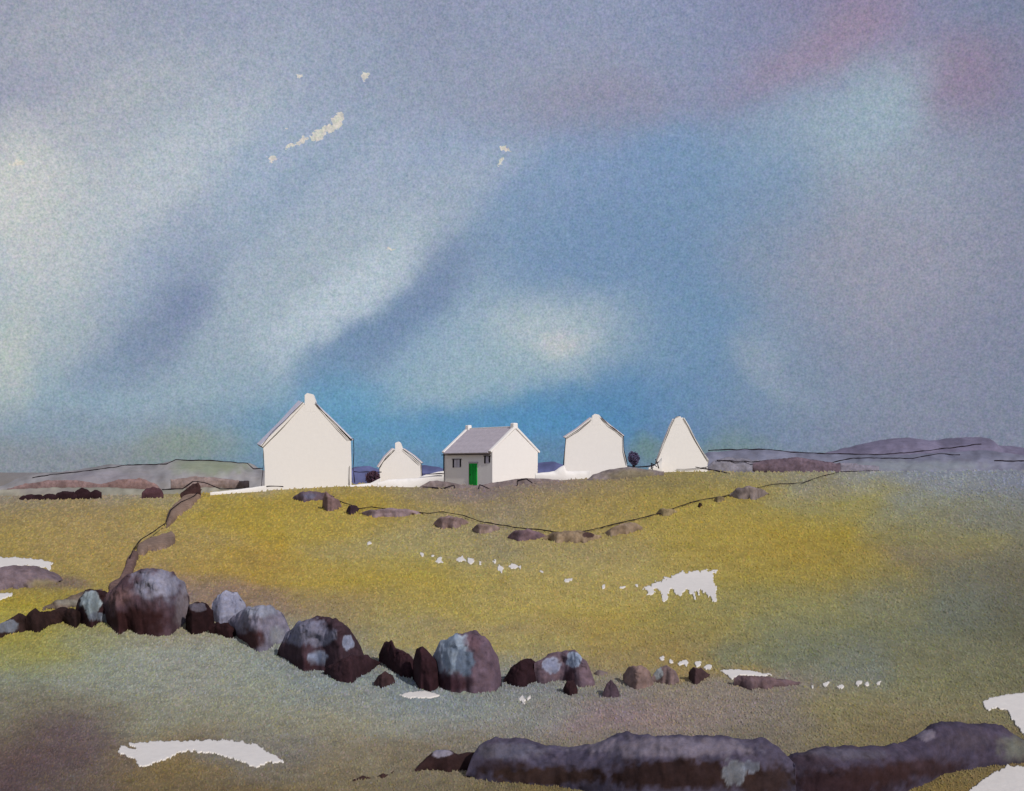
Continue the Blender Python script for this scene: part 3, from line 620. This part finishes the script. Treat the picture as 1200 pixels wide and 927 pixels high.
bush('round dark mauve bush between the plain gabled cottage and the conical cottage', 742.5, 530, 547, 13, 90, (92,84,114), 5)
bush('small dark bush in the gap left of the smallest cottage', 437, 552, 568, 17, 89, (84,62,76), 6)
# ------------------------------------------------------------------ stones strung along the middle field wall
MS = [ # x0,x1,ytop,ybot,base colour,label
 (343,392,575,588,(80,64,76),'long dark stone touching the foot of the tallest house'),
 (378,400,580,601,(104,80,82),'slanting brown stone just below the tallest house'),
 (406,421,591,603,(58,42,56),'small round black stone below the gap left of the smallest cottage'),
 (425,492,594,606,(116,96,102),'longest mauve stone of the middle field wall'),
 (511,546,602,620,(110,88,88),'brown stone with a hooked top below the smallest cottage'),
 (556,582,612,625,(114,94,90),'flat brown stone below the green door'),
 (598,636,618,634,(96,74,84),'dark purple stone with a pointed right end in the middle field wall'),
 (640,702,619,637,(118,98,80),'widest olive brown stone at the lowest dip of the middle field wall'),
 (709,749,609,629,(120,100,84),'brown stone tilted up to the right below the plain gabled cottage'),
 (772,790,594,605,(126,108,80),'small faint brown stone below the conical cottage'),
 (818,823,589,595,(50,34,34),'tiny black pebble on the ink line right of the conical cottage'),
 (837,849,581,588,(112,96,72),'tiny brown stone just left of the mauve one at the end of the ink line'),
 (858,897,567,586,(110,96,96),'mauve stone at the upper right end of the middle field wall')]
for i, (x0, x1, yt, yb, c, lb) in enumerate(MS):
    if i not in (0, 1, 2, 10, 11): x0 -= 3; x1 += 4; yt += (yb - yt) * .14
    w = x1 - x0; tl = -3 if i == 8 else 0
    rs = random.Random(i * 3 + 1); hgt = yb - yt
    sl_ = hgt * .5 if i == 8 else (-hgt * .45 if i == 1 else 0)      # slant
    top = [(x0, yb - hgt*.45 + sl_*.6), (x0 + w*.18, yt + hgt*.12 + sl_*.7), (x0 + w*rs.uniform(.35,.6), yt + max(0,sl_*.2)), (x0 + w*.82, yt + hgt*.2 - max(0, sl_*.4) ), (x1, yt + hgt*.5 - sl_*.3)]
    bot = [(x0, yb - hgt*.3), (x0 + w*.25, yb), (x0 + w*.7, yb - hgt*.12 - max(0, sl_*.3)), (x1, yt + hgt*.6)]
    pt = [(x0 + w*.35, yt + hgt*.35, w*.4, hgt*.3, tuple(np.array(c)*.78), .6, .5)]
    if i == 0: pt = [(362,581,12,5,(92,92,118),.8,.5)]
    if i == 7: pt = [(690,627,8,4,(60,40,48),.9,.8)]
    W_(lb, top, bot, tuple(min(255, q + 12) for q in c) if i not in (2, 10) else c, pt, name='stone', cat='stone', group='stones strung along the middle field wall', seed=70+i, thick=1.0, step=.8)
tag(ground_line('ink_line', [(372,583),(395,588),(421,598),(436,596),(470,601),(500,604),(520,602),(543,606),(560,613),(600,620),(636,624),(665,628),(690,624),(720,617),(748,610),(775,604),(800,594),(820,588),(850,584),(870,577),(905,570),(940,568),(965,559),(985,555),(1030,553)], .028, lift=.12), 'long thin dark ink line sagging across the field through the middle stones', 'ink line')
# ------------------------------------------------------------------ left field wall: three brown runs down the slope
def run(label, cl, widths, base, seed, h=.28):
    """low run of wall following a centre line given in photo points"""
    P = []; Wd = []
    for i in range(len(cl) - 1):
        for t in np.linspace(0, 1, 9)[:-1]:
            P.append((cl[i][0] + (cl[i+1][0] - cl[i][0]) * t, cl[i][1] + (cl[i+1][1] - cl[i][1]) * t)); Wd.append(widths[i] + (widths[i+1] - widths[i]) * t)
    P.append(cl[-1]); Wd.append(widths[-1]); n = len(P); v = []; pxy = []
    for i, ((x, y), w) in enumerate(zip(P, Wd)):
        endf = min(1, min(i, n - 1 - i) / 3.0 + .12); t_ = np.array(P[min(i+1,n-1)]) - np.array(P[max(i-1,0)]); t_ = t_ / np.linalg.norm(t_); nrm = np.array([-t_[1], t_[0]])
        if nrm[0] < 0: nrm = -nrm
        w = w * endf * (1 + .22 * float(fbm(i / 4., seed, 0, seed, 2)))
        for j, s in enumerate(np.linspace(-1, 1, 15)):
            q_ = np.array([x, y]) + nrm * s * w / 2; d = hit(*q_); X_ = (q_[0] - CX) / F * d
            z = float(H(X_, d)) + h * endf * max(0, 1 - s ** 4) + .05 * h * float(fbm(X_ * 3, d * 3, 0, seed, 2)) - (.12 if abs(s) == 1 else 0)
            v.append((X_, d, z)); pxy.append(q_)
    f = [(i*15+j, i*15+j+1, (i+1)*15+j+1, (i+1)*15+j) for i in range(n-1) for j in range(14)]
    v = np.array(v); pxy = np.array(pxy); org = v.mean(0); cols = vcol(pxy[:,0], pxy[:,1], base, [], seed, .82)
    o = link('stone_wall', mesh('stone_wall', v - org, f, cols), M_ROCK); o.location = org
    return tag(o, label, 'stone wall', 'broken runs of the left field wall')
run('upper run of the brown field wall dropping from the pointed boulder', [(234,574),(226,584),(213,594),(203,603),(195,619)], [10,13,15,14,6], (128,104,92), 81)
run('short middle run of brown wall lying almost level across the slope', [(205,628),(198,634),(185,638),(172,641),(160,650)], [8,15,14,12,10], (124,102,92), 82)
run('lower run of brown wall falling to the big mauve boulder', [(161,648),(154,660),(149,675),(142,690),(128,700)], [10,11,13,20,22], (106,82,80), 83)
for pts, lb in (([(240,575),(228,586),(212,594),(200,604),(195,618)], 'thin ink line over the upper run of the left field wall'), ([(194,620),(180,630),(165,640),(156,652),(152,662)], 'thin ink line over the middle run of the left field wall')):
    tag(ground_line('ink_line', pts, .03, lift=.33), lb, 'ink line')
# ------------------------------------------------------------------ boulders of the near field wall
LG = (120,122,142); LB = (118,134,150)
RK = [ # label, top outline, bottom outline, base, patches (pale caps and dark feet partly paint light from above)
 ('low black rock with a blue grey left end at the picture left edge', [(-25,742),(-5,734),(10,725),(22,719),(30,722),(42,716)], [(-25,752),(0,748),(20,742),(42,736)], (60,42,44), [(10,734,16,8,(104,108,122),.85,.8)]),
 ('ragged black rock with two peaks beside the bare yellow turf', [(30,722),(40,712),(46,718),(60,716),(70,712),(80,713),(90,715),(95,722)], [(30,738),(45,741),(60,732),(75,730),(88,738),(95,728)], (54,36,38), []),
 ('thin grey brown slab rising to the left of the pale patched boulder', [(50,712),(65,704),(85,698),(100,692),(120,690)], [(50,716),(70,714),(95,712),(120,704)], (98,84,78), [(78,706,20,6,(122,118,112),.7,.3),(108,696,16,8,(52,34,38),.9,.5)]),
 ('dark boulder with a pale blue grey pentagonal patch', [(88,722),(92,702),(100,692),(112,690),(124,694),(130,704)], [(88,726),(98,733),(108,736),(118,730),(130,728)], (56,34,40), [(107,707,12.5,14,(118,128,136),1,.85),(113,722,9,5,(100,106,122),.9,.85),(125,724,6,5,(118,122,132),.9,.85)]),
 ('largest mauve boulder with a rusty black lower half', [(118,704),(128,692),(140,684),(152,676),(165,669),(185,667),(205,671),(216,682),(222,700)], [(118,722),(130,736),(138,745),(150,738),(162,744),(185,746),(200,744),(222,728)], (88,66,78), [(190,686,44,26,(128,126,146),.95,.3),(160,730,50,24,(50,28,32),1,.45),(140,700,26,16,(100,74,76),.7,.2),(215,715,14,34,(122,112,120),.7,.2)]),
 ('squat black boulder with a dark grey cap', [(218,722),(222,709),(232,706),(242,708),(250,716)], [(218,738),(226,743),(238,742),(250,738)], (46,26,32), [(231,712,11,6,(84,78,90),.9,.8)]),
 ('pale lilac boulder standing behind the squat black one', [(248,708),(254,698),(264,693),(278,695),(286,704),(290,716)], [(248,726),(256,732),(272,730),(290,728)], (118,116,138), [(267,708,20,17,(124,124,146),.9,.85)]),
 ('small wedge of black rock below the pale lilac boulder', [(245,734),(255,729),(268,731),(276,738)], [(245,742),(258,746),(270,748),(276,745)], (56,32,38), []),
 ('grey mauve boulder with a rust brown foot', [(266,728),(280,716),(300,709),(318,711),(332,720),(340,738)], [(266,738),(280,748),(296,761),(308,765),(322,756),(340,750)], (112,106,124), [(292,750,22,20,(62,34,36),.95,.4),(305,716,30,10,(130,134,152),.7,.4),(325,745,14,14,(126,128,136),.7,.3)]),
 ('big round dark boulder with a lilac cap and two pale patches', [(326,762),(334,744),(350,729),(372,722),(392,726),(410,738),(422,756),(428,772)], [(326,768),(340,776),(356,788),(372,786),(384,786),(400,796),(428,782)], (72,52,64), [(358,742,42,19,(106,104,124),.9,.7),(373,770,11.5,9.5,(108,114,138),1,.85),(408,752,8,9,(116,120,144),1,.85),(360,780,30,9,(52,30,38),.7,.3)]),
 ('jagged dark rock wedged under the right of the big round boulder', [(380,784),(392,776),(412,768),(430,768),(446,776)], [(380,790),(398,800),(412,800),(430,790),(446,779)], (62,40,50), []),
 ('small dark stone lying alone in the front turf', [(438,800),(443,792),(452,787),(460,792),(463,799)], [(438,802),(448,806),(458,804),(463,801)], (72,50,56), []),
 ('leaning pair-topped black rock right of the big round boulder', [(444,766),(450,752),(458,751),(464,760),(474,764),(482,770),(488,780)], [(444,776),(455,784),(468,792),(480,796),(488,794)], (60,36,46), []),
 ('upright blunt black rock left of the blue patched boulder', [(484,775),(488,760),(495,757),(502,764),(510,774),(524,782)], [(484,795),(492,808),(505,810),(524,800)], (58,34,44), []),
 ('tall boulder with blue grey stains and a mauve right half', [(506,772),(516,752),(530,744),(546,740),(560,742),(574,752),(584,772),(588,796)], [(506,798),(516,806),(528,812),(545,811),(565,813),(580,810),(588,803)], (92,74,88), [(528,764,23,24,(120,132,150),.95,.85),(545,776,12,18,(84,94,114),1,.8),(530,802,30,14,(56,32,42),.9,.4),(555,752,14,12,(90,66,78),.7,.4),(514,760,8,14,(134,138,150),.6,.4)]),
 ('smooth black boulder in the gap left of the double patched one', [(590,797),(598,784),(610,774),(622,772),(632,780)], [(590,799),(602,805),(618,804),(632,798)], (50,30,40), []),
 ('brown mauve boulder with two pale blue patches', [(626,778),(642,768),(660,762),(674,763),(688,776),(697,798)], [(626,800),(640,801),(660,798),(680,806),(697,804)], (96,78,90), [(646,780,11.5,10.5,(114,116,140),1,.85),(672,772,9,10,(128,138,160),1,.85),(668,794,9,12,(64,40,48),.8,.5)]),
 ('stubby dark stone poking below the double patched boulder', [(660,806),(664,798),(672,797),(677,806)], [(660,812),(668,816),(677,813)], (58,36,44), []),
 ('small dark conical stone standing clear in the front turf', [(706,812),(711,801),(716,797),(722,803),(726,812)], [(706,816),(716,819),(726,816)], (88,70,84), []),
 ('faint mauve brown boulder left of the pale chipped one', [(730,790),(738,781),(752,780),(762,788),(766,800)], [(730,800),(745,808),(760,806),(766,803)], (120,98,96), []),
 ('faint round stone with a pale left chip', [(764,794),(770,784),(782,780),(792,786),(796,796)], [(764,800),(776,801),(788,803),(796,799)], (116,96,98), [(771,788,6,9,(140,144,148),.9,.8)]),
 ('dark heart shaped stone under the white paper strip', [(807,788),(813,782),(822,783),(832,790)], [(807,796),(814,803),(822,799),(832,792)], (82,60,66), []),
 ('long brown slab tapering to a point on the right', [(860,794),(866,791),(890,792),(915,796),(938,799)], [(860,803),(880,808),(905,806),(925,803),(938,801)], (98,78,84), []),
 ('tiny mauve pebble beside the double patched boulder', [(696,789),(702,785),(712,788)], [(696,790),(704,791),(712,790)], (112,98,100), [])]
for i, (lb, top, bot, base, pt) in enumerate(RK):
    W_(lb, top, bot, tuple(q * (.84 if sum(base) < 250 else 1) for q in base), pt, name='boulder', cat='boulder', group='boulders of the near field wall', seed=100 + i * 3, thick=.9, step=.75, rough=.11)
W_('smooth mauve mound under the white paper strip at the left edge', [(-40,678),(-10,668),(15,663),(40,664),(60,672),(72,680)], [(-40,692),(0,692),(40,688),(72,682)], (106,90,98), [(50,684,30,8,(128,114,76),.7,.2)], name='boulder', cat='boulder', seed=190, thick=2.5)
# ------------------------------------------------------------------ foreground outcrop
FG = [  # lilac tops and dark lower patches: rock tones plus painted light from above
 ('small dark rock with a lilac cap at the left tip of the front outcrop', [(486,902),(498,890),(508,880),(522,878),(536,884),(560,882),(575,884)], [(486,904),(505,903),(525,905),(548,903),(575,906)], (58,38,42), [(518,883,13,5,(122,116,132),.95,.8),(545,896,20,6,(60,42,44),.4,.3)]),
 ('long slate mauve ledge in the centre of the front outcrop', [(546,908),(553,888),(562,874),(572,868),(580,864),(590,868),(605,866),(640,874),(672,875),(700,870),(735,862),(790,862),(850,864),(895,866),(912,876),(925,888),(932,896)], [(546,910),(560,914),(600,918),(650,922),(690,928),(740,944),(800,950),(870,950),(932,944)], (86,78,102), [(600,880,46,13,(96,92,112),.95,.5),(590,900,50,12,(52,34,36),.8,.4),(780,876,135,15,(122,112,130),.95,.5),(640,910,95,15,(58,40,38),.95,.5),(790,908,110,22,(50,32,32),.95,.6),(890,915,60,24,(56,38,36),.9,.5),(860,905,14,16,(96,98,108),.8,.85),(880,898,10,7,(96,100,116),.7,.85),(570,880,12,10,(86,80,94),.8,.5)]),
 ('long dark ledge with a raised hump at the right of the front outcrop', [(893,912),(905,896),(930,884),(960,877),(1000,876),(1040,876),(1064,873),(1078,862),(1095,850),(1120,848),(1150,850),(1175,852),(1195,864),(1215,880),(1235,892)], [(893,930),(905,940),(960,950),(1020,944),(1060,930),(1085,918),(1110,905),(1160,898),(1200,894),(1235,896)], (78,68,90), [(990,884,70,9,(92,86,104),.8,.4),(1086,862,13,7,(122,112,130),.9,.7),(1140,868,50,16,(82,72,88),.7,.3),(1190,878,26,24,(112,112,104),.85,.2),(1080,900,60,16,(60,38,40),.8,.4),(985,918,110,24,(52,32,38),.9,.4),(950,892,40,12,(66,50,62),.7,.4),(1030,908,60,20,(56,36,40),.8,.4)])]
for i, (lb, top, bot, base, pt) in enumerate(FG):
    base = tuple(q * .82 for q in base); pt = [(p[0], p[1], p[2], p[3], tuple(q * (.85 if p[6] < .8 else 1) for q in p[4])) + tuple(p[5:]) for p in pt]
    W_(lb, top, bot, base, pt, name='rock_ledge', cat='rock ledge', group='ledges of the front outcrop', seed=210 + i * 5, thick=1.1, step=1.3, rough=.085)
for i, (x0, x1, yt, yb, lb) in enumerate([(442,455,906,911,'black pebble just left of the front outcrop'), (458,464,904,907,'tiny black pebble nearest the left tip of the front outcrop'), (414,436,909,915,'thin dark sliver of stone farthest left of the front outcrop')]):
    W_(lb, [(x0, yb-1),((x0+x1)/2, yt),(x1, yb-2.5)], [(x0,yb),((x0+x1)/2,yb),(x1,yb-2)], (60,40,40), name='pebble', cat='pebble', seed=230+i, thick=1.5, step=.6)
# ------------------------------------------------------------------ bare white paper left showing through the turf
PT = [
 ('white paper strip along the left edge above the mauve mound', [(-30,655),(0,653),(25,654),(45,656),(63,659),(58,668),(45,664),(20,663),(0,667),(-30,676)], 1.2),
 ('small white wedge of bare paper under the mauve mound', [(-20,695),(15,695),(14,698),(0,703),(-20,708)], .8),
 ('large white fan of bare paper with a ragged lower edge in the mid field', [(752,690),(757,686),(763,687),(768,682),(776,681),(780,676),(786,678),(790,673),(800,671),(812,671),(820,668.5),(832,669),(839,667.5),(837,675),(836,684),(839,692),(843,701),(841,706),(836,705),(832,699),(829,697),(823,694),(819,692),(816,699),(815,704),(812,698),(808,693),(804,692),(800,696),(797,699),(793,697),(790,692),(785,690),(782,696),(780,706),(776,704),(774,697),(771,692),(767,690),(762,696),(758,698),(757,692)], 2.6),
 ('white crescent of bare paper in the lower left turf', [(140,874),(160,880),(150,872),(185,870),(230,868),(270,868),(300,874),(334,894),(318,893),(298,899),(280,892),(255,884),(225,880),(210,882),(190,892),(165,900),(158,890),(150,886),(138,882)], 2.0),
 ('thin white sliver of bare paper below the blue patched boulder', [(468,815),(480,811),(500,810),(516,815),(505,818),(480,818)], 1.0),
 ('white strip of bare paper above the long brown slab', [(845,786),(862,785),(880,787),(905,791),(890,793),(868,791),(858,796),(850,790)], 1.0),
 ('upper white bare paper at the right edge beside the front outcrop', [(1150,824),(1160,818),(1185,814),(1230,812),(1230,865),(1200,862),(1190,848),(1180,834),(1168,829),(1158,832)], 1.5),
 ('lower white bare paper in the bottom right corner', [(1135,928),(1150,915),(1165,906),(1180,898),(1200,900),(1240,896),(1240,945),(1130,945)], 2.0)]
for i, (lb, poly, rg) in enumerate(PT):
    o = patch('paper_patch', poly, 300 + i * 4, rag=rg); tag(o, lb, 'rock patch')
SP = [('upper mid field', [(494,650,5,4),(508,652,4,3),(515,657,6,6),(540,655,10,5),(552,657,8,7),(563,660,4,5),(578,658,3,2.5),(586,666,5,8),(600,664,8,5),(610,666,3,4)]),
      ('centre field', [(634,670,4,2),(666,680,7,4),(708,688,4,3),(729,688,7,3),(745,686,4,3),(432,637,6,2.5)]),
      ('boulder wall right end', [(776,772,5,6),(786,776,3,5),(800,777,9,6),(818,778,6,5),(829,783,9,5),(612,820,4,8),(620,818,3,5)]),
      ('far right turf', [(968,802,6,4),(984,806,8,4),(1006,801,6,4),(1016,803,5,5),(1030,801,5,2.5),(952,806,3,2)])]
W1 = {'upper mid field': 'in the broken upper midfield row', 'centre field': 'left of the large white fan', 'boulder wall right end': 'at the boulder wall right end', 'far right turf': 'right of the long brown slab'}
sz = lambda w, h: 'tall narrow' if h > w else ('wide' if w > 6 else ('small' if w > 3.5 else 'tiny'))
for key, lst in SP:
    lst = sorted(lst); n = len(lst)
    for i, (x, y, w, h) in enumerate(lst):
        rs = random.Random(int(x)); poly = []
        for k in range(9):
            a_ = 2 * math.pi * k / 9; rr = rs.uniform(.65, 1.15); poly.append((x + w * .62 * rr * math.cos(a_), y + h * .62 * rr * math.sin(a_)))
        o = patch('paper_fleck', poly, 400 + int(x), rag=1.7, step=.6)
        ordn = ['first','second','third','fourth','fifth','sixth','seventh','eighth','ninth','tenth'][i]
        if o: tag(o, '%s white paper fleck, %s from left %s' % (sz(w, h), ordn, W1[key]), 'stone', 'white paper flecks showing through the turf')

# ------------------------------------------------------------------ short grass: one mass of small leaning blades
def grass():
    rs = np.random.RandomState(3); n = 170000
    px = rs.uniform(-70, 1270, n); py = 548 + (965 - 548) * rs.rand(n) ** .92
    D = np.array([hit(a, b) for a, b in zip(px, py)])
    D = D * (1 + rs.normal(0, .004, n)); x = (px - CX) / F * D; z = H(x, D)
    keep = np.abs(HY - F * (z - EYE) / D - py) < 2.5
    for q_ in EXCL:
        poly, seed, rag = q_; x0, y0 = poly.min(0) - 4; x1, y1 = poly.max(0) + 4
        m = np.where((px > x0) & (px < x1) & (py > y0) & (py < y1))[0]
        if not len(m): continue
        ins = inside(px[m], py[m], poly, seed, rag) | inside(px[m], py[m] - 2.2, poly, seed, rag)
        keep[m[ins]] = False
    px, py, D, x, z = [a[keep] for a in (px, py, D, x, z)]; n = len(px)
    k = D / F; h = k * rs.uniform(1.0, 2.8, n); w = k * rs.uniform(.9, 2.2, n)
    ang = rs.uniform(-.5, .9, n); lx = rs.normal(0, .5, n) * h; ly = rs.uniform(.5, 1.5, n) * h
    dx = np.cos(ang) * w; dy = np.sin(ang) * w
    V_ = np.empty((n, 3, 3)); V_[:, 0] = np.stack([x - dx, D - dy, z - .01], 1); V_[:, 1] = np.stack([x + dx, D + dy, z - .01], 1); V_[:, 2] = np.stack([x + lx, D + ly, z + h], 1)
    c = ground_col(px, py); v = np.clip(1.0 + rs.normal(0, .085, n), .6, 1.6)[:, None]; hue = 1 + rs.normal(0, 1, (n, 3)) * np.array([.05, .035, .13])
    c = np.clip(c * v * np.clip(hue, .5, 1.6), 0, .9)
    me_ = bpy.data.meshes.new('grass'); me_.vertices.add(n * 3); me_.vertices.foreach_set('co', V_.ravel())
    me_.loops.add(n * 3); me_.loops.foreach_set('vertex_index', np.arange(n * 3, dtype=np.int32)); me_.polygons.add(n); me_.polygons.foreach_set('loop_start', np.arange(0, n * 3, 3, dtype=np.int32))
    me_.update(); me_.validate()
    a_ = me_.color_attributes.new('tint', 'FLOAT_COLOR', 'POINT'); cc = np.ones((n, 3, 4)); cc[:, :, :3] = c[:, None, :]; a_.data.foreach_set('color', cc.ravel())
    tag(link('grass', me_, M_GRASS), 'short ochre and sage green turf', 'grass', kind='stuff')
grass()
